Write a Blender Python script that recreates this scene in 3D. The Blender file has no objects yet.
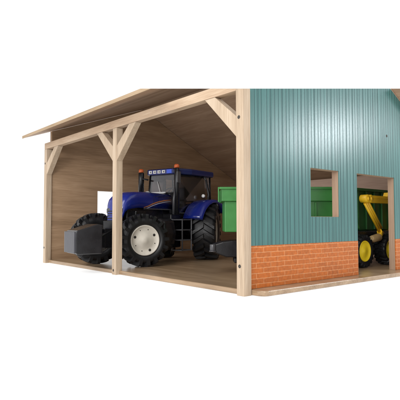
# Close-up of a wooden toy farm shed with toy vehicles on white.  1 Blender unit = 10 cm.
import bpy, bmesh, math, random
from mathutils import Vector, Matrix
random.seed(4)
SC = bpy.context.scene
COL = SC.collection
SC.unit_settings.scale_length = 0.1
PI = math.pi
R = math.radians

# ------------------------------------------------------------------ camera numbers
CAM = Vector((-4.0698, -4.0390, 0.9))
FW = Vector((0.64080, 0.76626, 0.04710))
RT = Vector((0.76716, -0.64146, -0.00144))
UP = Vector((-0.02911, -0.03705, 0.99889))
# the shed is pictured without its upper storey: everything over this sloping plane is sawn off
CUT_N = RT.cross(FW + UP * (111.4 / 469.78)).normalized()

# ------------------------------------------------------------------ materials
def new_mat(name):
    m = bpy.data.materials.new(name); m.use_nodes = True
    nt = m.node_tree
    return m, nt, nt.nodes['Principled BSDF']

def N(nt, t, **kw):
    n = nt.nodes.new(t)
    for k, v in kw.items():
        setattr(n, k, v)
    return n

def ramp(nt, stops, interp='LINEAR'):
    r = N(nt, 'ShaderNodeValToRGB')
    r.color_ramp.interpolation = interp
    while len(r.color_ramp.elements) < len(stops):
        r.color_ramp.elements.new(0.5)
    for e, (p, c) in zip(r.color_ramp.elements, stops):
        e.position = p; e.color = (*c, 1)
    return r

def wood(name, c1, c2, c3, axis=0, freq=1.0, rough=0.6, bump=0.15, spec=0.3):
    """straight grained wood: long streaks along one axis, fine pores and broad bands"""
    m, nt, b = new_mat(name)
    tc = N(nt, 'ShaderNodeTexCoord')
    def stretched(s_long, s_cross, detail, dist=0.0):
        mp = N(nt, 'ShaderNodeMapping')
        sc = [s_cross] * 3; sc[axis] = s_long
        mp.inputs['Scale'].default_value = [v * freq for v in sc]
        nt.links.new(tc.outputs['Object'], mp.inputs[0])
        n = N(nt, 'ShaderNodeTexNoise')
        n.inputs['Scale'].default_value = 1.0
        n.inputs['Detail'].default_value = detail
        n.inputs['Roughness'].default_value = 0.62
        n.inputs['Distortion'].default_value = dist
        nt.links.new(mp.outputs[0], n.inputs[0])
        return n
    a = stretched(0.35, 3.2, 5, 0.5)
    f = stretched(1.6, 42, 4)
    mx = N(nt, 'ShaderNodeMix'); mx.data_type = 'FLOAT'
    mx.inputs[0].default_value = 0.42
    nt.links.new(a.outputs[0], mx.inputs[2]); nt.links.new(f.outputs[0], mx.inputs[3])
    r = ramp(nt, [(0.34, c1), (0.5, c2), (0.64, c3)])
    nt.links.new(mx.outputs[0], r.inputs[0])
    nt.links.new(r.outputs[0], b.inputs['Base Color'])
    b.inputs['Roughness'].default_value = rough
    b.inputs['Specular IOR Level'].default_value = spec
    bp = N(nt, 'ShaderNodeBump'); bp.inputs['Strength'].default_value = bump; bp.inputs['Distance'].default_value = 0.01
    nt.links.new(f.outputs[0], bp.inputs['Height']); nt.links.new(bp.outputs[0], b.inputs['Normal'])
    return m

def plastic(name, col, rough=0.35, var=0.12, scale=6.0, spec=0.5, bump=0.05, coat=0.0):
    m, nt, b = new_mat(name)
    tc = N(nt, 'ShaderNodeTexCoord')
    n = N(nt, 'ShaderNodeTexNoise'); n.inputs['Scale'].default_value = scale; n.inputs['Detail'].default_value = 5
    nt.links.new(tc.outputs['Object'], n.inputs[0])
    lo = tuple(c * (1 - var) for c in col); hi = tuple(min(1, c * (1 + var)) for c in col)
    r = ramp(nt, [(0.3, lo), (0.7, hi)])
    nt.links.new(n.outputs[0], r.inputs[0]); nt.links.new(r.outputs[0], b.inputs['Base Color'])
    rr = N(nt, 'ShaderNodeMapRange'); rr.inputs['To Min'].default_value = max(0.05, rough - 0.08); rr.inputs['To Max'].default_value = rough + 0.12
    nt.links.new(n.outputs[0], rr.inputs[0]); nt.links.new(rr.outputs[0], b.inputs['Roughness'])
    b.inputs['Specular IOR Level'].default_value = spec
    b.inputs['Coat Weight'].default_value = coat
    n2 = N(nt, 'ShaderNodeTexNoise'); n2.inputs['Scale'].default_value = 60
    nt.links.new(tc.outputs['Object'], n2.inputs[0])
    bp = N(nt, 'ShaderNodeBump'); bp.inputs['Strength'].default_value = bump; bp.inputs['Distance'].default_value = 0.01
    nt.links.new(n2.outputs[0], bp.inputs['Height']); nt.links.new(bp.outputs[0], b.inputs['Normal'])
    return m

M = {}
M['post'] = wood('pale_wood_upright', (0.29, 0.212, 0.145), (0.41, 0.312, 0.22), (0.49, 0.39, 0.29), axis=2, freq=1.6)
M['beam'] = wood('pale_wood_beam', (0.32, 0.215, 0.14), (0.43, 0.31, 0.21), (0.51, 0.39, 0.28), axis=1, freq=1.6)
M['jamb'] = wood('pale_wood_jamb', (0.26, 0.165, 0.108), (0.33, 0.22, 0.15), (0.39, 0.27, 0.19), axis=2, freq=1.6)
M['veneer_x'] = wood('brown_veneer_wall', (0.235, 0.148, 0.084), (0.33, 0.215, 0.127), (0.42, 0.285, 0.178), axis=0, freq=1.5)
M['back'] = wood('pinkish_veneer', (0.42, 0.28, 0.21), (0.52, 0.37, 0.29), (0.60, 0.44, 0.35), axis=1, freq=1.1)
M['veneer_y'] = wood('brown_veneer_roof', (0.24, 0.152, 0.095), (0.335, 0.22, 0.143), (0.42, 0.288, 0.195), axis=1, freq=1.4)
M['floor'] = wood('brown_veneer_floor', (0.19, 0.122, 0.068), (0.295, 0.20, 0.12), (0.385, 0.275, 0.175), axis=1, freq=1.4, rough=0.28, spec=0.5)
M['edge'] = wood('board_edge', (0.24, 0.165, 0.095), (0.33, 0.235, 0.145), (0.40, 0.295, 0.195), axis=1, freq=1.6)

def mat_teal():
    m, nt, b = new_mat('teal_corrugated_print')
    tc = N(nt, 'ShaderNodeTexCoord')
    sp = N(nt, 'ShaderNodeSeparateXYZ'); nt.links.new(tc.outputs['Object'], sp.inputs[0])
    def lines(scale, width, rnd):
        v = N(nt, 'ShaderNodeTexVoronoi'); v.voronoi_dimensions = '1D'; v.feature = 'DISTANCE_TO_EDGE'
        v.inputs['Scale'].default_value = scale; v.inputs['Randomness'].default_value = rnd
        nt.links.new(sp.outputs[0], v.inputs['W'])
        mr = N(nt, 'ShaderNodeMapRange'); mr.interpolation_type = 'SMOOTHSTEP'
        mr.inputs['From Min'].default_value = width * 0.25; mr.inputs['From Max'].default_value = width
        nt.links.new(v.outputs['Distance'], mr.inputs[0])
        return mr
    a = lines(12.5, 0.13, 0.75); c = lines(6.1, 0.05, 1.0)
    mul = N(nt, 'ShaderNodeMath', operation='MULTIPLY')
    nt.links.new(a.outputs[0], mul.inputs[0]); nt.links.new(c.outputs[0], mul.inputs[1])
    mp = N(nt, 'ShaderNodeMapping'); mp.inputs['Scale'].default_value = (14, 1, 1.2)
    nt.links.new(tc.outputs['Object'], mp.inputs[0])
    n = N(nt, 'ShaderNodeTexNoise'); n.inputs['Scale'].default_value = 1.0; n.inputs['Detail'].default_value = 6
    nt.links.new(mp.outputs[0], n.inputs[0])
    base = ramp(nt, [(0.32, (0.031, 0.110, 0.104)), (0.68, (0.050, 0.158, 0.149))])
    nt.links.new(n.outputs[0], base.inputs[0])
    mx = N(nt, 'ShaderNodeMix'); mx.data_type = 'RGBA'
    mx.inputs[6].default_value = (0.012, 0.062, 0.062, 1)
    nt.links.new(mul.outputs[0], mx.inputs[0]); nt.links.new(base.outputs[0], mx.inputs[7])
    nt.links.new(mx.outputs[2], b.inputs['Base Color'])
    n2 = N(nt, 'ShaderNodeTexNoise'); n2.inputs['Scale'].default_value = 45; n2.inputs['Detail'].default_value = 3
    nt.links.new(tc.outputs['Object'], n2.inputs[0])
    rr = N(nt, 'ShaderNodeMapRange'); rr.inputs['To Min'].default_value = 0.26; rr.inputs['To Max'].default_value = 0.36
    nt.links.new(n2.outputs[0], rr.inputs[0]); nt.links.new(rr.outputs[0], b.inputs['Roughness'])
    ad = N(nt, 'ShaderNodeMath', operation='MULTIPLY_ADD'); ad.inputs[1].default_value = 0.10
    nt.links.new(n2.outputs[0], ad.inputs[0]); nt.links.new(mul.outputs[0], ad.inputs[2])
    bp = N(nt, 'ShaderNodeBump'); bp.inputs['Strength'].default_value = 0.35; bp.inputs['Distance'].default_value = 0.009
    nt.links.new(ad.outputs[0], bp.inputs['Height']); nt.links.new(bp.outputs[0], b.inputs['Normal'])
    b.inputs['Specular IOR Level'].default_value = 0.4
    return m
M['teal'] = mat_teal()

def mat_brick():
    m, nt, b = new_mat('orange_brick_print')
    tc = N(nt, 'ShaderNodeTexCoord')
    sp = N(nt, 'ShaderNodeSeparateXYZ'); nt.links.new(tc.outputs['Object'], sp.inputs[0])
    cb = N(nt, 'ShaderNodeCombineXYZ'); nt.links.new(sp.outputs[0], cb.inputs[0]); nt.links.new(sp.outputs[2], cb.inputs[1])
    nz = N(nt, 'ShaderNodeTexNoise'); nz.inputs['Scale'].default_value = 9; nt.links.new(tc.outputs['Object'], nz.inputs[0])
    wob = N(nt, 'ShaderNodeVectorMath', operation='SCALE'); wob.inputs['Scale'].default_value = 0.012
    nt.links.new(nz.outputs['Color'], wob.inputs[0])
    ad = N(nt, 'ShaderNodeVectorMath', operation='ADD'); nt.links.new(cb.outputs[0], ad.inputs[0]); nt.links.new(wob.outputs[0], ad.inputs[1])
    br = N(nt, 'ShaderNodeTexBrick')
    br.inputs['Scale'].default_value = 1.0; br.inputs['Brick Width'].default_value = 0.272; br.inputs['Row Height'].default_value = 0.0655
    br.inputs['Mortar Size'].default_value = 0.0052; br.inputs['Mortar Smooth'].default_value = 0.35; br.inputs['Bias'].default_value = 0.0
    br.inputs['Color1'].default_value = (0.42, 0.108, 0.013, 1); br.inputs['Color2'].default_value = (0.36, 0.095, 0.014, 1)
    br.inputs['Mortar'].default_value = (0.50, 0.22, 0.09, 1)
    nt.links.new(ad.outputs[0], br.inputs[0])
    n2 = N(nt, 'ShaderNodeTexNoise'); n2.inputs['Scale'].default_value = 22; n2.inputs['Detail'].default_value = 6
    nt.links.new(tc.outputs['Object'], n2.inputs[0])
    r = ramp(nt, [(0.3, (0.80, 0.78, 0.76)), (0.7, (1.15, 1.15, 1.15))])
    nt.links.new(n2.outputs[0], r.inputs[0])
    mx = N(nt, 'ShaderNodeMix'); mx.data_type = 'RGBA'; mx.blend_type = 'MULTIPLY'; mx.inputs[0].default_value = 1
    nt.links.new(br.outputs[0], mx.inputs[6]); nt.links.new(r.outputs[0], mx.inputs[7])
    nt.links.new(mx.outputs[2], b.inputs['Base Color'])
    b.inputs['Roughness'].default_value = 0.5
    b.inputs['Specular IOR Level'].default_value = 0.25
    bp = N(nt, 'ShaderNodeBump'); bp.inputs['Strength'].default_value = 0.15; bp.inputs['Distance'].default_value = 0.01
    nt.links.new(n2.outputs[0], bp.inputs['Height']); nt.links.new(bp.outputs[0], b.inputs['Normal'])
    return m
M['brick'] = mat_brick()
M['screw'] = plastic('screw_metal', (0.045, 0.036, 0.028), rough=0.45)
M['hole'] = plastic('dark_hole', (0.02, 0.016, 0.012), rough=0.8)
M['rubber'] = plastic('black_rubber', (0.009, 0.009, 0.010), rough=0.42, var=0.3, spec=0.35)
M['black'] = plastic('black_plastic', (0.009, 0.009, 0.011), rough=0.26, var=0.25, spec=0.4)
M['grey'] = plastic('dark_grey_plastic', (0.07, 0.07, 0.075), rough=0.4)
M['seat'] = plastic('seat_grey', (0.13, 0.13, 0.135), rough=0.5)
M['weight'] = plastic('grey_weight', (0.055, 0.055, 0.064), rough=0.34)
M['blue'] = plastic('royal_blue_plastic', (0.008, 0.019, 0.19), rough=0.22, var=0.1, coat=0.3)
M['blue_dark'] = plastic('navy_roof_plastic', (0.008, 0.015, 0.085), rough=0.3, var=0.1)
M['blue_lit'] = plastic('lit_blue_plastic', (0.05, 0.12, 0.75), rough=0.3, var=0.05)
M['rim'] = plastic('cream_rim', (0.56, 0.52, 0.45), rough=0.45, var=0.12)
M['orange'] = plastic('orange_beacon', (0.62, 0.13, 0.035), rough=0.3)
M['white'] = plastic('white_print', (0.75, 0.75, 0.74), rough=0.4, var=0.04)
M['stripe_o'] = plastic('orange_print', (0.42, 0.16, 0.05), rough=0.4, var=0.05)
M['green'] = plastic('green_plastic', (0.038, 0.20, 0.042), rough=0.38, var=0.1)
M['green_dark'] = plastic('deep_green_plastic', (0.030, 0.13, 0.034), rough=0.4, var=0.15)
M['yellow'] = plastic('yellow_plastic', (0.86, 0.52, 0.02), rough=0.35, var=0.06)
M['yellow_rim'] = plastic('yellow_rim_plastic', (0.84, 0.62, 0.02), rough=0.4, var=0.06)
M['tan'] = plastic('tan_plastic', (0.42, 0.28, 0.13), rough=0.45)
M['silver'] = plastic('silver_metal', (0.06, 0.06, 0.066), rough=0.3)

def mat_glass():
    m, nt, b = new_mat('tinted_clear_plastic')
    nt.nodes.remove(b)
    out = nt.nodes['Material Output']
    g = N(nt, 'ShaderNodeBsdfGlossy'); g.inputs['Roughness'].default_value = 0.12
    t = N(nt, 'ShaderNodeBsdfTransparent'); t.inputs[0].default_value = (0.80, 0.80, 0.82, 1)
    fr = N(nt, 'ShaderNodeFresnel'); fr.inputs[0].default_value = 1.5
    mx = N(nt, 'ShaderNodeMixShader')
    nt.links.new(fr.outputs[0], mx.inputs[0]); nt.links.new(t.outputs[0], mx.inputs[1]); nt.links.new(g.outputs[0], mx.inputs[2])
    nt.links.new(mx.outputs[0], out.inputs[0])
    return m
M['glass'] = mat_glass()

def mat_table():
    m, nt, b = new_mat('white_glow_floor')
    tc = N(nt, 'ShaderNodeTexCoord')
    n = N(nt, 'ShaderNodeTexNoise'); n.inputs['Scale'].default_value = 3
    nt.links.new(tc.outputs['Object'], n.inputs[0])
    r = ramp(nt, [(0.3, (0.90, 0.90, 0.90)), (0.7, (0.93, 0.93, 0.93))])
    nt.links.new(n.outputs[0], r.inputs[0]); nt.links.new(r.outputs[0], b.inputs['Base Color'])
    b.inputs['Emission Color'].default_value = (1, 1, 1, 1); b.inputs['Emission Strength'].default_value = 0.38   # added glow keeps the floor white and thins the contact shadow
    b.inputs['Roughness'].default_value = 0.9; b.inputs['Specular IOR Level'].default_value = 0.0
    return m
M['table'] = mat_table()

# ------------------------------------------------------------------ mesh helpers
def box(bm, x0, x1, y0, y1, z0, z1, mi=0, M4=None):
    vs = [bm.verts.new(p) for p in ((x0,y0,z0),(x1,y0,z0),(x1,y1,z0),(x0,y1,z0),(x0,y0,z1),(x1,y0,z1),(x1,y1,z1),(x0,y1,z1))]
    for q in ((0,3,2,1),(4,5,6,7),(0,1,5,4),(1,2,6,5),(2,3,7,6),(3,0,4,7)):
        f = bm.faces.new([vs[i] for i in q]); f.material_index = mi
    if M4 is not None:
        for v in vs: v.co = M4 @ v.co
    return vs

def prism(bm, pts, axis, a, b, mi=0):
    """polygon pts in the plane across axis, extruded from a to b"""
    def P(p, t):
        if axis == 0: return (t, p[0], p[1])
        if axis == 1: return (p[0], t, p[1])
        return (p[0], p[1], t)
    lo = [bm.verts.new(P(p, a)) for p in pts]; hi = [bm.verts.new(P(p, b)) for p in pts]
    f = bm.faces.new(lo); f.material_index = mi
    f = bm.faces.new(hi[::-1]); f.material_index = mi
    n = len(pts)
    for i in range(n):
        f = bm.faces.new((lo[i], hi[i], hi[(i+1) % n], lo[(i+1) % n])); f.material_index = mi

def tube(bm, pts, r, seg=12, mi=0, cap=True):
    """round bar along a list of points; r a number or one per point"""
    pts = [Vector(p) for p in pts]
    rs = r if isinstance(r, (list, tuple)) else [r] * len(pts)
    rings = []
    ref = None
    for i, p in enumerate(pts):
        d = (pts[min(i+1, len(pts)-1)] - pts[max(i-1, 0)]).normalized()
        if ref is None:
            ref = Vector((0,0,1)) if abs(d.z) < 0.9 else Vector((1,0,0))
        u = d.cross(ref).normalized(); v = d.cross(u).normalized()
        rings.append([bm.verts.new(p + (u*math.cos(2*PI*k/seg) + v*math.sin(2*PI*k/seg)) * rs[i]) for k in range(seg)])
    for a, b in zip(rings, rings[1:]):
        for k in range(seg):
            f = bm.faces.new((a[k], a[(k+1)%seg], b[(k+1)%seg], b[k])); f.smooth = True; f.material_index = mi
    if cap:
        f = bm.faces.new(rings[0][::-1]); f.material_index = mi
        f = bm.faces.new(rings[-1]); f.material_index = mi

def lathe(bm, prof, seg=48, mi=0, M4=None, smooth=True):
    """profile (y, r) turned round the Y axis"""
    rings = []
    for (y, r) in prof:
        if r < 1e-6:
            v = bm.verts.new((0, y, 0)); rings.append([v])
        else:
            rings.append([bm.verts.new((r*math.cos(2*PI*k/seg), y, r*math.sin(2*PI*k/seg))) for k in range(seg)])
    for a, b in zip(rings, rings[1:]):
        for k in range(seg):
            k2 = (k+1) % seg
            if len(a) == 1 and len(b) == 1: continue
            if len(a) == 1: f = bm.faces.new((a[0], b[k2], b[k]))
            elif len(b) == 1: f = bm.faces.new((a[k], a[k2], b[0]))
            else: f = bm.faces.new((a[k], a[k2], b[k2], b[k]))
            f.smooth = smooth; f.material_index = mi
    if M4 is not None:
        for ring in rings:
            for v in ring: v.co = M4 @ v.co

def build(name, bm, mats, parent=None, bevel=0.0, seg=2, cut=False, loc=None, auto=None, label=None):
    bmesh.ops.recalc_face_normals(bm, faces=bm.faces[:])
    if cut:
        g = bm.verts[:] + bm.edges[:] + bm.faces[:]
        r = bmesh.ops.bisect_plane(bm, geom=g, plane_co=CAM, plane_no=CUT_N, clear_outer=True)
        ed = [e for e in r['geom_cut'] if isinstance(e, bmesh.types.BMEdge) and e.is_boundary]
        if ed: bmesh.ops.holes_fill(bm, edges=ed)
    me = bpy.data.meshes.new(name)
    bm.to_mesh(me); bm.free()
    for m in (mats if isinstance(mats, (list, tuple)) else [mats]):
        me.materials.append(m)
    o = bpy.data.objects.new(name, me); COL.objects.link(o)
    if parent: o.parent = parent
    if loc: o.location = loc
    if bevel:
        md = o.modifiers.new('bevel', 'BEVEL'); md.width = bevel; md.segments = seg; md.limit_method = 'ANGLE'; md.angle_limit = R(35)
        md.harden_normals = False
    if label: o['label'] = label
    return o

def root(name, loc, rz, label, cat, group=None):
    o = bpy.data.objects.new(name, None); COL.objects.link(o)
    o.location = loc; o.rotation_euler = (0, 0, rz)
    o.empty_display_size = 0.3
    o['label'] = label; o['category'] = cat
    if group: o['group'] = group
    return o

# ------------------------------------------------------------------ the white surface
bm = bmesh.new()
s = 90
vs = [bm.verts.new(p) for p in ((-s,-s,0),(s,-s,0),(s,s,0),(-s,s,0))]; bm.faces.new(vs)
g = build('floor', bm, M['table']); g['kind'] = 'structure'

# ------------------------------------------------------------------ the shed
shed = root('toy_shed', (0, 0, 0), 0, 'wooden toy farm shed with an open posted front and teal and brick side wall', 'toy shed')
W = 0.13
HB, HT = 2.545, 2.68
RX, RZ = 2.58, 3.84
def under(x): return 2.925 + 0.354*x if x < RX else RZ - 0.51*(x - RX)
DEPTH, LEN = 6.1, 6.3

# floor board, with a lip along the side wall
pts = [(0.07, 6.32), (0.07, 0.13), (0.135, 0.06), (0.145, -0.08), (0.16, -0.13), (0.19, -0.165), (0.24, -0.18), (6.25, -0.20), (6.25, 6.32)]
bm = bmesh.new(); prism(bm, pts, 2, 0.004, 0.07)
build('floor_board', bm, M['floor'], shed, bevel=0.012)

def screw(p, d, parent):
    """a sunk screw: ring and dark head; d = outward direction axis"""
    bm = bmesh.new()
    M4 = Matrix.Translation(p) @ Vector(d).to_track_quat('Y', 'Z').to_matrix().to_4x4() @ Matrix.Scale(0.66, 4)
    lathe(bm, [(0.0, 0.034), (0.004, 0.034), (0.0045, 0.026)], 20, 1, M4)
    lathe(bm, [(0.0045, 0.026), (0.003, 0.0)], 20, 0, M4)
    lathe(bm, [(0.002, 0.016), (0.007, 0.013), (0.008, 0.0)], 16, 1, M4)
    build('screw', bm, [M['hole'], M['screw']], parent)

def post(y, top, rows):
    bm = bmesh.new(); box(bm, 0, W, y, y + W, 0, top)
    o = build('post', bm, M['post'], shed, bevel=0.008, cut=True)
    for z in rows: screw((0, y + 0.075, z), (-1, 0, 0), o)
    return o
post(0.0, 3.2, (2.20, 0.36))
post(3.08, HB - 0.002, (0.075,))
post(6.17, HB - 0.002, (2.22, 0.34))
bm = bmesh.new(); box(bm, 0.001, W - 0.001, W + 0.001, LEN, HB, HT)
build('header_beam', bm, M['beam'], shed, bevel=0.008, cut=True)

def brace(yp, sgn):
    """diagonal between the post edge at yp and the header"""
    a0, a1 = 0.40, 0.60
    pts = [(yp, HB - a1 * 0.97), (yp, HB - a0 * 0.8), (yp + sgn*a0, HB - 0.002), (yp + sgn*a1, HB - 0.002)]
    bm = bmesh.new(); prism(bm, pts, 0, 0.006, W - 0.006)
    build('brace', bm, M['post'], shed, bevel=0.006, cut=True)
brace(W + 0.001, 1); brace(3.079, -1); brace(3.211, 1); brace(6.169, -1)

def wall_cells(bm, axis, t0, t1, xs, zs, holes, mi=0):
    """a board lying across axis (0 or 1), made of cells, leaving the openings out"""
    for i in range(len(xs) - 1):
        for j in range(len(zs) - 1):
            cx, cz = (xs[i]+xs[i+1])/2, (zs[j]+zs[j+1])/2
            if any(h[0] < cx < h[1] and h[2] < cz < h[3] for h in holes): continue
            if axis == 1: box(bm, xs[i], xs[i+1], t0, t1, zs[j], zs[j+1], mi)
            else: box(bm, t0, t1, xs[i], xs[i+1], zs[j], zs[j+1], mi)
def clean(bm):
    """weld neighbouring cells and drop the walls between them"""
    bmesh.ops.remove_doubles(bm, verts=bm.verts[:], dist=1e-5)
    seen = {}
    for f in bm.faces: seen.setdefault(frozenset(v.index for v in f.verts), []).append(f)
    bm.verts.index_update()
    seen = {}
    for f in bm.faces: seen.setdefault(frozenset(v.index for v in f.verts), []).append(f)
    dead = [f for k in seen.values() if len(k) > 1 for f in k]
    bmesh.ops.delete(bm, geom=dead, context='FACES')

# far end wall with a window opening, gable shaped
bm = bmesh.new()
wh = (1.28, 3.25, 0.0, 1.655)
ZM = 1.95
wall_cells(bm, 1, 6.2, 6.298, [0.132, wh[0], wh[1], DEPTH], [0.071, wh[3], ZM], [wh])
g_ = 0.012
prism(bm, [(0.132, ZM), (wh[0], ZM), (wh[1], ZM), (DEPTH, ZM), (DEPTH, under(DEPTH) - g_), (RX, RZ - g_), (0.132, under(0.132) - g_)], 1, 6.2, 6.298)
build('end_wall', bm, M['veneer_x'], shed, cut=True)

# back wall
bm = bmesh.new(); box(bm, DEPTH + 0.001, DEPTH + 0.1, 0.19, 6.298, 0.071, 2.0)
build('back_wall', bm, M['back'], shed, cut=True)

# side wall: wooden core
WIN = (1.395, 2.083, 0.978, 1.666)
DOOR = (2.583, 3.755, 0.0, 1.664)
ZB = 0.604
bm = bmesh.new()
wall_cells(bm, 1, 0.06, 0.168, [W + 0.002, WIN[0], WIN[1], DOOR[0], DOOR[1], DEPTH], [0.071, WIN[2], DOOR[3], WIN[3], 1.95],
           [WIN, DOOR])
prism(bm, [(W + 0.002, 1.95), (DEPTH, 1.95), (DEPTH, under(DEPTH) - g_), (RX, RZ - g_), (W + 0.002, under(W) - g_)], 1, 0.06, 0.168)
build('side_wall', bm, M['jamb'], shed, cut=True)
# printed panels on its outside
bm = bmesh.new()
e = 0.004
wall_cells(bm, 1, 0.048, 0.0595, [W + 0.012, WIN[0] - e, WIN[1] + e, DOOR[0] - e, DOOR[1] + e, DEPTH], [ZB, WIN[2] - e, DOOR[3] + e, WIN[3] + e, 1.95],
           [(WIN[0] - e, WIN[1] + e, WIN[2] - e, WIN[3] + e), (DOOR[0] - e, DOOR[1] + e, 0, DOOR[3] + e)])
prism(bm, [(W + 0.012, 1.95), (DEPTH, 1.95), (DEPTH, under(DEPTH) - 0.05), (RX, RZ - 0.05), (W + 0.012, under(W) - 0.05)], 1, 0.048, 0.0595)
teal = build('corrugated_panel', bm, M['teal'], shed, cut=True)
screw((3.53, 0.048, 2.374), (0, -1, 0), teal)
for x0, x1 in ((W + 0.012, DOOR[0] - e), (DOOR[1] + e, DEPTH)):
    bm = bmesh.new(); box(bm, x0, x1, 0.046, 0.0595, 0.073, ZB - 0.001)
    build('brick_panel', bm, M['brick'], shed)

# roof boards
T = 0.045
def roof(xa, xb):
    za, zb = under(xa), under(xb)
    bm = bmesh.new()
    prism(bm, [(xa, za), (xb, zb), (xb, zb + T), (xa, za + T)], 1, -0.30, 6.50)
    build('roof_board', bm, M['veneer_y'], shed, bevel=0.006, cut=True)
roof(-0.41, RX - 0.002)
RX2 = 6.6
bm = bmesh.new()
prism(bm, [(RX + 0.002, RZ), (RX2, RZ - 0.51*(RX2 - RX)), (RX2, RZ - 0.51*(RX2 - RX) + T), (RX + 0.002, RZ + T)], 1, -0.30, 6.50)
build('roof_board', bm, M['veneer_y'], shed, cut=True)
# pale edging strip along the eave
bm = bmesh.new()
prism(bm, [(-0.432, under(-0.41) - 0.012), (-0.411, under(-0.41) - 0.006), (-0.411, under(-0.41) + T + 0.004), (-0.432, under(-0.41) + T + 0.002)], 1, -0.30, 6.50)
build('eave_strip', bm, M['edge'], shed, cut=True)

# ------------------------------------------------------------------ wheels
def tyre_bm(Ro, w, rr, n, h, skew=0.16, thick=0.4):
    bm = bmesh.new()
    Rb = Ro - h
    hw = w / 2
    prof = [(-hw*0.80, rr), (-hw*0.98, rr + (Rb-rr)*0.3), (-hw*1.0, rr + (Rb-rr)*0.62), (-hw*0.92, Rb*0.965), (-hw*0.7, Rb*0.995), (0, Rb),
            (hw*0.7, Rb*0.995), (hw*0.92, Rb*0.965), (hw*1.0, rr + (Rb-rr)*0.62), (hw*0.98, rr + (Rb-rr)*0.3), (hw*0.80, rr), (-hw*0.80, rr)]
    lathe(bm, prof, 64)
    step = 2*PI/n
    for side in (-1, 1):
        for i in range(n):
            t0 = i*step + (step/2 if side > 0 else 0)
            rows = [(0.0, Rb*0.97, Ro, t0), (0.45, Rb*0.97, Ro, t0 + skew*0.5), (0.93, Rb*0.93, Ro*0.985, t0 + skew), (1.04, Rb*0.86, Ro*0.93, t0 + skew*1.08)]
            th = step*thick/2
            prev = None
            for (fy, ra, rb, t) in rows:
                y = side*fy*hw
                q = []
                for (rad, dt) in ((ra, -th*1.25), (rb, -th*0.8), (rb, th*0.8), (ra, th*1.25)):
                    q.append(bm.verts.new((rad*math.cos(t+dt), y, rad*math.sin(t+dt))))
                if prev:
                    for k in range(3): bm.faces.new((prev[k], prev[k+1], q[k+1], q[k]))
                else: bm.faces.new(q)
                prev = q
            bm.faces.new(prev[::-1])
    return bm

def rim_bm(rr, w, side, holes=True, deep=0.0):
    """disc with a raised ring, hub cap, and small holes; outer face looks to side"""
    bm = bmesh.new()
    yo = side*(w*0.40)
    d = side
    lathe(bm, [(-yo, rr*0.97), (yo, rr*1.0), (yo + d*0.012, rr*0.985), (yo + d*0.010, rr*0.93), (yo - d*(0.014+deep), rr*0.88), (yo - d*(0.010+deep), rr*0.55),
               (yo - d*(0.006+deep), rr*0.52), (yo - d*(0.005+deep), rr*0.22), (yo + d*(0.002-deep), rr*0.19), (yo + d*(0.003-deep), 0.0)], 48, 0)
    lathe(bm, [(-yo, rr*1.0), (-yo*0.8, rr*0.85), (-yo*0.8, 0)], 32, 1)
    if holes:
        for k in range(8):
            a = 2*PI*k/8 + 0.5
            big = k in (0, 3, 5)
            r_ = rr*0.72; hr = rr*(0.10 if big else 0.035)
            M4 = Matrix.Translation((r_*math.cos(a), yo - d*(0.0115+deep), r_*math.sin(a)))
            lathe(bm, [(d*0.0, hr), (d*0.003, hr*0.9), (d*0.003, 0)], 10 if not big else 6, 1, M4)
    return bm

def wheel(parent, loc, rz, Ro, w, rr, n, h, side, rim_mats, skew=0.16, deep=0.0, spin=0.0, holes=True):
    e_ = bpy.data.objects.new('wheel', None); COL.objects.link(e_); e_.parent = parent
    e_.location = loc; e_.rotation_euler = (0, spin, rz); e_.rotation_mode = 'XYZ'
    e_.empty_display_size = 0.1
    build('tyre', tyre_bm(Ro, w, rr, n, h, skew), M['rubber'], e_)
    build('rim', rim_bm(rr, w, side, holes, deep), rim_mats, e_)
    return e_

# ------------------------------------------------------------------ blue tractor
TA = R(198)
tr = root('toy_tractor', (0.63, 3.93, 0.07), TA, 'blue toy tractor with black tyres, cream hubs and a dark ridged front weight', 'toy tractor')
RIMM = [M['rim'], M['hole']]
ST = R(-30)
wheel(tr, (0, 0.50, 0.495), ST, 0.495, 0.36, 0.285, 17, 0.072, 1, RIMM, skew=-0.20, spin=0.2)
wheel(tr, (0, -0.70, 0.51), ST, 0.51, 0.36, 0.285, 17, 0.072, -1, RIMM, skew=-0.20, spin=0.1)
wheel(tr, (-2.07, 0.66, 0.63), R(24), 0.63, 0.50, 0.28, 18, 0.06, 1, RIMM, skew=-0.24, deep=0.2, spin=0.15)
wheel(tr, (-2.05, -0.62, 0.63), R(24), 0.63, 0.58, 0.28, 18, 0.06, -1, RIMM, skew=-0.24, deep=0.2)

# running gear
bm = bmesh.new()
box(bm, -2.30, 0.36, -0.17, 0.17, 0.42, 0.86)
box(bm, -1.28, 0.10, -0.21, 0.21, 0.80, 1.13)
box(bm, -2.4, -1.7, -0.26, 0.26, 0.55, 1.1)
tube(bm, [(-2.05, -0.5, 0.63), (-2.05, 0.5, 0.63)], 0.11, 16)
tube(bm, [(0, -0.60, 0.50), (0, 0.42, 0.50)], 0.09, 16)
box(bm, -0.12, 0.12, -0.30, 0.30, 0.38, 0.62)
box(bm, -0.75, -0.40, 0.20, 0.34, 0.55, 0.95)
box(bm, -0.35, -0.05, 0.18, 0.30, 0.75, 1.05)
tube(bm, [(-0.3, 0.26, 0.6), (0.15, 0.28, 0.62)], 0.035)
build('chassis', bm, M['black'], tr, bevel=0.02)

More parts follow.
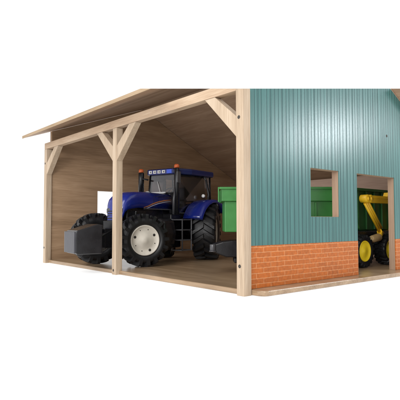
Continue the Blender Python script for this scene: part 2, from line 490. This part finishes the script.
# fuel tank
bm = bmesh.new()
pts = [(0.20, 0.30), (0.46, 0.26), (0.56, 0.36), (0.60, 0.60), (0.56, 0.84), (0.44, 0.92), (0.20, 0.90)]
prism(bm, pts, 0, -0.99, -0.60)
build('fuel_tank', bm, M['black'], tr, bevel=0.05, seg=4)
bm = bmesh.new()
tube(bm, [(-0.52, 0.36, 0.42), (-0.52, 0.36, 0.88)], 0.085, 20)
build('air_tank', bm, M['black'], tr, bevel=0.02)

# bonnet
def hood():
    bm = bmesh.new()
    secs = [(-1.28, 0.285, 1.445, 1.10), (-0.5, 0.285, 1.45, 1.10), (-0.15, 0.275, 1.43, 1.115), (0.04, 0.262, 1.385, 1.09), (0.13, 0.245, 1.32, 1.07),
            (0.18, 0.225, 1.25, 1.02), (0.215, 0.195, 1.18, 0.90), (0.245, 0.165, 1.06, 0.78), (0.26, 0.14, 0.95, 0.78)]
    rings = []
    for (x, hw, zt, zb) in secs:
        prof = []
        h = zt - zb
        half = [(1.0, 0.0), (1.0, 0.35), (0.985, 0.6), (0.93, 0.80), (0.78, 0.92), (0.5, 0.98), (0.0, 1.0)]
        for (a, b) in half: prof.append((hw*a, zb + h*b))
        for (a, b) in half[-2::-1]: prof.append((-hw*a, zb + h*b))
        rings.append([bm.verts.new((x, p[0], p[1])) for p in prof])
    for a, b in zip(rings, rings[1:]):
        n = len(a)
        for k in range(n):
            f = bm.faces.new((a[k], a[(k+1)%n], b[(k+1)%n], b[k])); f.smooth = k < n-1
    bm.faces.new(rings[0]); bm.faces.new(rings[-1][::-1])
    return bm
hd = build('bonnet', hood(), M['blue'], tr)
# side decal: orange and pale swoosh
for k, (mm, dz, wd) in enumerate(((M['stripe_o'], 0, 0.022), (M['white'], -0.030, 0.008))):
    for sy in (1, -1):
        bm = bmesh.new()
        P = [(-1.20, 1.30), (-0.98, 1.275), (-0.76, 1.235), (-0.58, 1.19), (-0.44, 1.145), (-0.30, 1.118)]
        up = [(x, z + dz + wd*(0.3+0.7*math.sin(PI*i/5))) for i, (x, z) in enumerate(P)]
        dn = [(x, z + dz - wd*0.2) for x, z in P]
        y = sy*0.287
        prism(bm, up + dn[::-1], 1, y, y + sy*0.003)
        build('stripe', bm, mm, hd)
bm = bmesh.new(); box(bm, -1.2, -0.3, 0.2855, 0.292, 1.085, 1.108); box(bm, -1.2, -0.3, -0.292, -0.2855, 1.085, 1.108)
build('sill_trim', bm, M['silver'], hd)
# nose grille and lights
bm = bmesh.new()
for i in range(7):
    z = 0.76 + i*0.045
    box(bm, 0.18, 0.275 - i*0.004, -0.15, 0.15, z, z + 0.022)
build('grille', bm, M['black'], hd)
for sy in (1, -1):
    bm = bmesh.new()
    box(bm, 0.15, 0.245, sy*0.15 - 0.045, sy*0.15 + 0.045, 1.0, 1.10)
    build('headlight', bm, M['silver'], hd, bevel=0.02)
for sy in (0.2865, -0.2895):
    bm = bmesh.new(); prism(bm, [(-1.27, 1.355), (-0.625, 1.355), (-0.625, 1.12), (-0.619, 1.12), (-0.619, 1.361), (-1.27, 1.361)], 1, sy, sy + 0.003)
    build('seam', bm, M['hole'], hd)
# exhaust / mirror columns with beacons
def column(y, z0, z1, r):
    bm = bmesh.new()
    tube(bm, [(-1.18, y, z0), (-1.18, y, z1 - 0.02), (-1.18, y, z1)], [r, r, r*0.8], 18)
    c = build('mirror_post', bm, M['black'], tr)
    bm = bmesh.new()
    lathe(bm, [(0, 0.0), (0.0, 0.055), (0.05, 0.055), (0.075, 0.04), (0.082, 0.0)], 20, 0, Matrix.Translation((-1.18, y, z1)) @ Matrix.Rotation(PI/2, 4, 'X'))
    build('beacon', bm, M['orange'], c)
    return c
cn = column(0.46, 0.98, 1.98, 0.052)
cf = column(-0.50, 1.42, 1.93, 0.062)
bm = bmesh.new(); box(bm, -1.25, -1.12, 0.49, 0.52, 1.66, 1.90); build('mirror_head', bm, M['grey'], cn, bevel=0.01)
bm = bmesh.new(); tube(bm, [(-1.14, -0.50, 1.80), (-1.2, -0.32, 1.76)], 0.018); build('mirror_arm', bm, M['black'], cf)
bm = bmesh.new(); tube(bm, [(-1.18, 0.46, 1.88), (-1.3, 0.36, 1.88)], 0.02); build('mirror_arm', bm, M['black'], cn)

# cab
FX, RXc = -1.27, -2.44
FH, RH = 0.35, 0.62
bm = bmesh.new()
def bar(a, b, r): tube(bm, [a, b], r, 10)
zt = 1.86
for sy in (1, -1):
    tube(bm, [(FX + 0.06, sy*FH, 1.02), (FX, sy*FH, 1.45), (FX - 0.03, sy*FH*0.95, zt)], 0.022, 10)
    tube(bm, [(RXc + 0.32, sy*(RH - 0.02), 1.02), (RXc + 0.22, sy*(RH), 1.45), (RXc + 0.26, sy*RH*0.93, 1.78), (RXc + 0.32, sy*RH*0.88, zt)], 0.024, 10)
    tube(bm, [(RXc, sy*RH*0.85, 1.30), (RXc + 0.02, sy*RH*0.85, zt)], 0.020, 10)
    tube(bm, [(FX + 0.06, sy*FH, 1.02), (RXc + 0.32, sy*(RH - 0.02), 1.02)], 0.022, 10)
    tube(bm, [(FX - 0.03, sy*FH*0.95, zt - 0.02), (RXc + 0.32, sy*RH*0.88, zt - 0.02)], 0.016, 8)
bar((FX, -FH, 1.46), (FX, FH, 1.46), 0.018)
bar((RXc, -RH*0.85, 1.32), (RXc, RH*0.85, 1.32), 0.018)
cabf = build('cab_frame', bm, M['black'], tr)
bm = bmesh.new(); tube(bm, [(FX + 0.12, 0.40, 0.95), (FX + 0.14, 0.42, 1.30), (FX + 0.10, 0.44, 1.6)], 0.03, 10); build('exhaust', bm, M['silver'], tr)
bm = bmesh.new()
prism(bm, [(FX + 0.05, -FH), (FX + 0.05, FH), (RXc + 0.3, RH - 0.04), (RXc, RH*0.85), (RXc, -RH*0.85), (RXc + 0.3, -RH + 0.04)], 2, 0.92, 1.02)
box(bm, RXc + 0.02, RXc + 0.32, -0.46, 0.46, 1.02, 1.26)
build('cab_floor', bm, M['black'], tr, bevel=0.02)
def pane(a, b, c, d, name='cab_glass'):
    bm = bmesh.new()
    v = [Vector(p) for p in (a, b, c, d)]
    n = (v[1]-v[0]).cross(v[3]-v[0]).normalized()*0.004
    lo = [bm.verts.new(p) for p in v]; hi = [bm.verts.new(p + n) for p in v]
    bm.faces.new(lo); bm.faces.new(hi[::-1])
    for i in range(4): bm.faces.new((lo[i], hi[i], hi[(i+1)%4], lo[(i+1)%4]))
    return build(name, bm, M['glass'], tr)
pane((FX, -FH, 1.47), (FX, FH, 1.47), (FX - 0.03, FH*0.95, zt), (FX - 0.03, -FH*0.95, zt), 'windscreen')
for sy in (1, -1):
    pane((FX, sy*FH, 1.04), (RXc + 0.30, sy*(RH-0.01), 1.04), (RXc + 0.32, sy*RH*0.88, zt), (FX - 0.03, sy*FH*0.95, zt), 'side_window')
pane((RXc, -RH*0.85, 1.33), (RXc, RH*0.85, 1.33), (RXc + 0.02, RH*0.85, zt), (RXc + 0.02, -RH*0.85, zt), 'rear_window')
# roof of the cab
bm = bmesh.new()
prism(bm, [(FX + 0.05, -FH - 0.02), (FX + 0.05, FH + 0.02), (FX - 0.35, RH - 0.06), (RXc - 0.02, RH), (RXc - 0.06, RH - 0.1), (RXc - 0.06, -RH + 0.1), (RXc - 0.02, -RH), (FX - 0.35, -RH + 0.06)], 2, 1.86, 1.99)
rf = build('cab_roof', bm, M['blue_dark'], tr, bevel=0.035, seg=3)
bm = bmesh.new(); box(bm, FX + 0.04, FX + 0.058, -FH + 0.02, FH - 0.02, 1.872, 1.972)
fb = build('light_bar', bm, M['blue'], rf, bevel=0.006)
for k in range(4):
    y = -0.265 + k*0.118
    bm = bmesh.new(); box(bm, FX + 0.058, FX + 0.066, y - 0.042, y + 0.042, 1.888, 1.956)
    l = build('work_light', bm, M['white'], rf, bevel=0.006)
    bm = bmesh.new(); box(bm, FX + 0.066, FX + 0.069, y - 0.004, y + 0.022, 1.905, 1.935); build('bulb', bm, M['grey'], l)
bm = bmesh.new(); box(bm, FX + 0.0585, FX + 0.064, 0.175, 0.305, 1.88, 1.965); build('lit_corner', bm, M['blue_lit'], rf, bevel=0.004)  # lit corner of the roof front, painted on as a lighter blue patch
# inside the cab
bm = bmesh.new()
box(bm, -1.95, -1.69, -0.16, 0.16, 1.14, 1.24); box(bm, -2.01, -1.91, -0.15, 0.15, 1.22, 1.62); box(bm, -1.88, -1.73, -0.08, 0.08, 1.0, 1.14)
box(bm, -1.93, -1.63, 0.18, 0.23, 1.30, 1.34)
build('seat', bm, M['seat'], tr, bevel=0.03, seg=3)
bm = bmesh.new()
box(bm, FX - 0.20, FX - 0.03, -0.20, 0.20, 1.02, 1.46)
tube(bm, [(FX - 0.15, 0, 1.42), (FX - 0.28, 0, 1.52)], 0.02)
build('dashboard', bm, M['grey'], tr, bevel=0.02)
bm = bmesh.new()
cc = Vector((FX - 0.28, 0, 1.53)); rot = Matrix.Rotation(R(35), 3, 'Y')
tube(bm, [cc + rot @ Vector((0.12*math.cos(t*PI/12), 0.12*math.sin(t*PI/12), 0)) for t in range(25)], 0.012, 8)
bar2 = [cc + rot @ Vector((-0.12, 0, 0)), cc + rot @ Vector((0.12, 0, 0))]
tube(bm, bar2, 0.01, 8)
build('steering_wheel', bm, M['black'], tr)
bm = bmesh.new(); box(bm, FX + 0.01, FX + 0.05, -0.26, 0.12, 1.455, 1.485); tube(bm, [(FX + 0.03, -0.02, 1.47), (FX - 0.005, -0.12, 1.72)], 0.008, 6)
build('wiper', bm, M['white'], tr)
for (x, y, z) in ((FX + 0.06, -0.33, 1.47), (FX + 0.05, -0.38, 1.47), (-1.92, 0.66, 1.41)):
    bm = bmesh.new(); lathe(bm, [(-0.03, 0), (-0.03, 0.035), (0.01, 0.04), (0.025, 0.025), (0.03, 0)], 16, 0, Matrix.Translation((x, y, z)) @ Matrix.Rotation(-PI/2, 4, 'Z'))
    build('lamp', bm, M['white'], tr)
# rear mudguards
for sy in (1, -1):
    bm = bmesh.new()
    ri, ro, cy = 0.665, 0.70, 0.63
    y0, y1 = (0.46, 0.92) if sy > 0 else (-0.90, -0.32)
    prev = None
    n = 22
    for i in range(n + 1):
        t = R(24 + 118*i/n)
        c_, s_ = math.cos(t), math.sin(t)
        drop = 0.02 + 0.05*(1 - i/n)
        yo_, yi_ = (y1, y0) if sy > 0 else (y0, y1)
        ring = [(-2.05 + ri*c_, yi_, cy + ri*s_), (-2.05 + ro*c_, yi_, cy + ro*s_), (-2.05 + (ro)*c_, yo_ - sy*0.05, cy + ro*s_),
                (-2.05 + (ro-drop)*c_, yo_, cy + (ro-drop)*s_), (-2.05 + (ri-drop)*c_, yo_ - sy*0.02, cy + (ri-drop)*s_)]
        q = [bm.verts.new(p) for p in ring]
        if prev:
            for k in range(5):
                f = bm.faces.new((prev[k], prev[(k+1)%5], q[(k+1)%5], q[k])); f.smooth = True
        else: bm.faces.new(q)
        prev = q
    bm.faces.new(prev[::-1])
    build('mudguard', bm, M['blue'], tr)
# steps
bm = bmesh.new()
for y in (0.44, 0.70):
    tube(bm, [(-1.035, y, 0.90), (-1.035, y, 0.24)], 0.016, 8)
for x in (-1.375, -1.035):
    for y in (0.70,):
        tube(bm, [(x, y, 0.90), (x, y, 0.24)], 0.016, 8)
for k in range(4):
    z = 0.25 + k*0.21
    box(bm, -1.38, -1.03, 0.44, 0.71, z - 0.012, z + 0.012)
build('steps', bm, M['grey'], tr, bevel=0.004)
bm = bmesh.new(); box(bm, -1.38, -1.02, 0.2, 0.43, 0.30, 1.0); build('battery_box', bm, M['black'], tr, bevel=0.02)
# front linkage and weight
bm = bmesh.new()
for sy in (0.14, -0.14):
    prism(bm, [(0.30, 0.42), (0.30, 0.62), (0.80, 0.62), (1.02, 0.56), (1.02, 0.42), (0.75, 0.38)], 1, sy - 0.025, sy + 0.025)
    tube(bm, [(0.42, sy, 0.70), (0.78, sy, 0.56)], 0.035, 12)
box(bm, 0.32, 0.66, -0.17, 0.17, 0.36, 0.72)
build('front_linkage', bm, M['black'], tr, bevel=0.012)

WZ = R(-26)
wr = bpy.data.objects.new('front_weight', None); COL.objects.link(wr); wr.parent = tr; wr.location = (1.02, -0.10, 0.0); wr.rotation_euler = (0, 0, WZ); wr.empty_display_size = 0.1
bm = bmesh.new()
prism(bm, [(-0.32, 0.28), (0.12, 0.28), (0.15, 0.31), (0.15, 0.66), (0.12, 0.69), (-0.24, 0.80), (-0.32, 0.78)], 1, -0.30, 0.30)
build('weight_block', bm, M['black'], wr, bevel=0.015)
bm = bmesh.new()
nr = 8
for i in range(nr):
    y = -0.295 + (i + 0.5)*0.59/nr
    box(bm, 0.13, 0.185, y - 0.026, y + 0.026, 0.30, 0.67)
build('weight_plate', bm, M['weight'], wr, bevel=0.008)

# ------------------------------------------------------------------ green box trailer
tb = root('toy_trailer', (0.98, 1.52, 0.07), R(-39.5), 'green toy trailer with an overhanging rim behind the corner post', 'toy trailer')
bm = bmesh.new()
box(bm, 0.09, 1.86, 0.05, 0.75, 0.67, 1.17)
build('box', bm, M['green'], tb, bevel=0.012)
bm = bmesh.new()
box(bm, 0.04, 1.90, 0.0, 0.06, 1.165, 1.375); box(bm, 0.04, 1.90, 0.74, 0.80, 1.165, 1.375)
box(bm, 0.04, 0.10, 0.06, 0.74, 1.165, 1.375); box(bm, 1.84, 1.90, 0.06, 0.74, 1.165, 1.375)
box(bm, 0.0, 1.93, -0.03, 0.02, 1.355, 1.392); box(bm, -0.02, 0.0, -0.02, 0.02, 1.15, 1.392)
build('box_rim', bm, M['green'], tb, bevel=0.008)
for i in range(4):
    x = 0.55 + i*0.33
    bm = bmesh.new(); box(bm, x, x + 0.03, 0.03, 0.049, 0.69, 1.15)
    build('rib', bm, M['green'], tb, bevel=0.006)
bm = bmesh.new()
prism(bm, [(-0.10, 0.34), (0.12, 0.26), (1.8, 0.22), (1.8, 0.60), (0.22, 0.53), (0.06, 0.51), (-0.10, 0.46)], 1, 0.14, 0.60)
prism(bm, [(0.25, 0.16), (1.7, 0.16), (1.7, 0.25), (0.25, 0.25)], 1, 0.2, 0.5)
build('chassis', bm, M['black'], tb, bevel=0.02)
bm = bmesh.new()
tube(bm, [(-0.10, 0.14, 0.37), (-0.10, 0.14, 0.47)], [0.05, 0.05], 18)
tube(bm, [(-0.10, 0.14, 0.35), (-0.10, 0.14, 0.37)], [0.062, 0.062], 18)
build('hitch', bm, M['silver'], tb, bevel=0.008)
for x in (1.05, 1.6):
    for y, s_ in ((0.02, -1), (0.80, 1)):
        wheel(tb, (x, y + (0.0), 0.27), 0, 0.27, 0.2, 0.16, 18, 0.02, s_, [M['yellow_rim'], M['hole']], holes=False)

# ------------------------------------------------------------------ loader trailer behind the doorway
lt = root('toy_loader_trailer', (3.71, 0.62, 0.07), 0, 'dark green toy trailer with yellow crane arm and yellow hubs in the doorway', 'toy loader')
for x in (0.0, 0.93):
    for y, s_ in ((0.08, -1), (1.0, 1)):
        wheel(lt, (x, y, 0.30), 0, 0.30, 0.24, 0.19, 20, 0.02, s_, [M['yellow_rim'], M['hole']], holes=False, skew=0.1)
bm = bmesh.new()
box(bm, -0.4, 1.7, 0.30, 0.80, 0.22, 0.52)
box(bm, -0.35, 1.6, 0.22, 0.95, 0.52, 0.66)
build('chassis', bm, M['black'], lt, bevel=0.02)
bm = bmesh.new()
box(bm, -0.25, 2.0, 0.42, 1.10, 0.66, 1.49)
build('body', bm, M['green_dark'], lt, bevel=0.02)
for i in range(6):
    x = 0.16 + i*0.30
    bm = bmesh.new(); box(bm, x, x + 0.04, 0.385, 0.419, 0.68, 1.44)
    build('body_rib', bm, M['green_dark'], lt, bevel=0.006)
bm = bmesh.new(); box(bm, -0.24, 1.98, 0.375, 0.419, 1.44, 1.495)
build('top_rail', bm, M['green_dark'], lt, bevel=0.006)
bm = bmesh.new()
prism(bm, [(-0.23, 0.70), (0.42, 0.70), (0.06, 1.25), (-0.23, 1.25)], 1, 0.33, 0.374)
build('side_guard', bm, M['green'], lt, bevel=0.008)
# crane arm
cr = bpy.data.objects.new('crane_arm', None); COL.objects.link(cr); cr.parent = lt; cr.location = (0.17, 0.05, 1.26); cr.empty_display_size = 0.1
bm = bmesh.new()
box(bm, 0.0, 1.55, -0.05, 0.05, -0.075, 0.065); box(bm, 0.08, 1.55, -0.062, 0.062, 0.012, 0.032)
build('boom', bm, M['yellow'], cr, bevel=0.01)
bm = bmesh.new()
prism(bm, [(0.70, 0.06), (0.74, 0.14), (0.86, 0.15), (0.90, 0.06)], 1, -0.05, 0.05)
tube(bm, [(0.82, -0.07, 0.09), (0.82, 0.07, 0.09)], 0.045, 14)
build('bracket', bm, M['yellow'], cr, bevel=0.006)
bm = bmesh.new(); tube(bm, [(0.80, -0.075, 0.075), (0.80, -0.055, 0.075)], 0.045, 14); build('pin', bm, M['hole'], cr)
for x in (-0.035, 0.07):
    bm = bmesh.new()
    M4 = Matrix.Translation((x, 0, 0.0))
    lathe(bm, [(-0.075, 0), (-0.075, 0.065), (-0.068, 0.075), (0.068, 0.075), (0.075, 0.065), (0.075, 0)], 28, 0, M4)
    lathe(bm, [(-0.09, 0), (-0.09, 0.03), (-0.075, 0.032)], 16, 0, M4)
    build('pivot', bm, M['yellow'], cr)
bm = bmesh.new()
import mathutils
A, B = Vector((0.0, 0, -0.05)), Vector((0.50, 0, -0.58))
d = (B - A).normalized(); nrm = Vector((-d.z, 0, d.x))
for off in (-0.052, 0.0, 0.052):
    tube(bm, [A + nrm*off, B + nrm*off], 0.026, 10)
tube(bm, [B + nrm*-0.05, B + nrm*0.0 + d*0.06, Vector((0.40, 0, -0.74))], 0.055, 10)
build('dipper', bm, M['yellow'], cr)
bm = bmesh.new()
tube(bm, [(0.16, 0, -0.74), (0.22, 0, -0.75), (0.44, 0, -0.72)], [0.05, 0.07, 0.075], 16)
build('roller', bm, M['tan'], cr, bevel=0.01)
bm = bmesh.new(); tube(bm, [(1.5, 0.0, 0.0), (1.5, 0.22, -0.1), (1.5, 0.34, -0.7)], 0.06, 12); build('mast', bm, M['yellow'], cr)

# ------------------------------------------------------------------ world: white studio surround, dimmer overhead
w = bpy.data.worlds.new('World'); SC.world = w; w.use_nodes = True
nt = w.node_tree; bg = nt.nodes['Background']
tc = N(nt, 'ShaderNodeTexCoord'); sp = N(nt, 'ShaderNodeSeparateXYZ'); nt.links.new(tc.outputs['Generated'], sp.inputs[0])
r = ramp(nt, [(0.0, (1, 1, 1)), (0.52, (1, 1, 1)), (0.80, (0.6, 0.6, 0.6)), (1.0, (0.5, 0.5, 0.5))])
nt.links.new(sp.outputs[2], r.inputs[0]); nt.links.new(r.outputs[0], bg.inputs[0])
bg.inputs[1].default_value = 1.1

def area(name, loc, target, size, energy, col=(1, 1, 1), sy=None):
    l = bpy.data.lights.new(name, 'AREA'); l.energy = energy; l.color = col; l.size = size
    if sy: l.shape = 'RECTANGLE'; l.size_y = sy
    o = bpy.data.objects.new(name, l); COL.objects.link(o); o.location = loc
    o.rotation_euler = (Vector(target) - Vector(loc)).to_track_quat('-Z', 'Y').to_euler()
    return o
l = bpy.data.lights.new('key_sun', 'SUN'); l.energy = 1.35; l.angle = R(35); l.color = (1, 0.98, 0.95)
o = bpy.data.objects.new('key_light', l); COL.objects.link(o)
o.rotation_euler = (Vector((0.88, 0.22, -0.75))).to_track_quat('-Z', 'Y').to_euler()
# softbox whose glare shows on the teal wall
Pw = Vector((1.62, 0.05, 2.18)); dv = (Pw - CAM).normalized(); rv = Vector((dv.x, -dv.y, dv.z))
area('softbox', Pw + rv*9.0, Pw, 2.0, 235, col=(0.93, 0.95, 1.0), sy=0.6)
# large soft lamp above and behind the camera
area('front_softbox', (-11.5, -5.0, 4.5), (2.5, 3.0, 0.9), 4.0, 900)

# ------------------------------------------------------------------ camera
cam = bpy.data.cameras.new('camera'); co = bpy.data.objects.new('camera', cam); COL.objects.link(co)
co.matrix_world = Matrix(((RT.x, UP.x, -FW.x, CAM.x), (RT.y, UP.y, -FW.y, CAM.y), (RT.z, UP.z, -FW.z, CAM.z), (0, 0, 0, 1)))
cam.sensor_width = 36; cam.lens = 36*469.78/400; cam.clip_start = 0.05; cam.clip_end = 500
SC.camera = co
SC.view_settings.view_transform = 'Standard'; SC.view_settings.look = 'None'; SC.view_settings.exposure = 0; SC.view_settings.gamma = 1
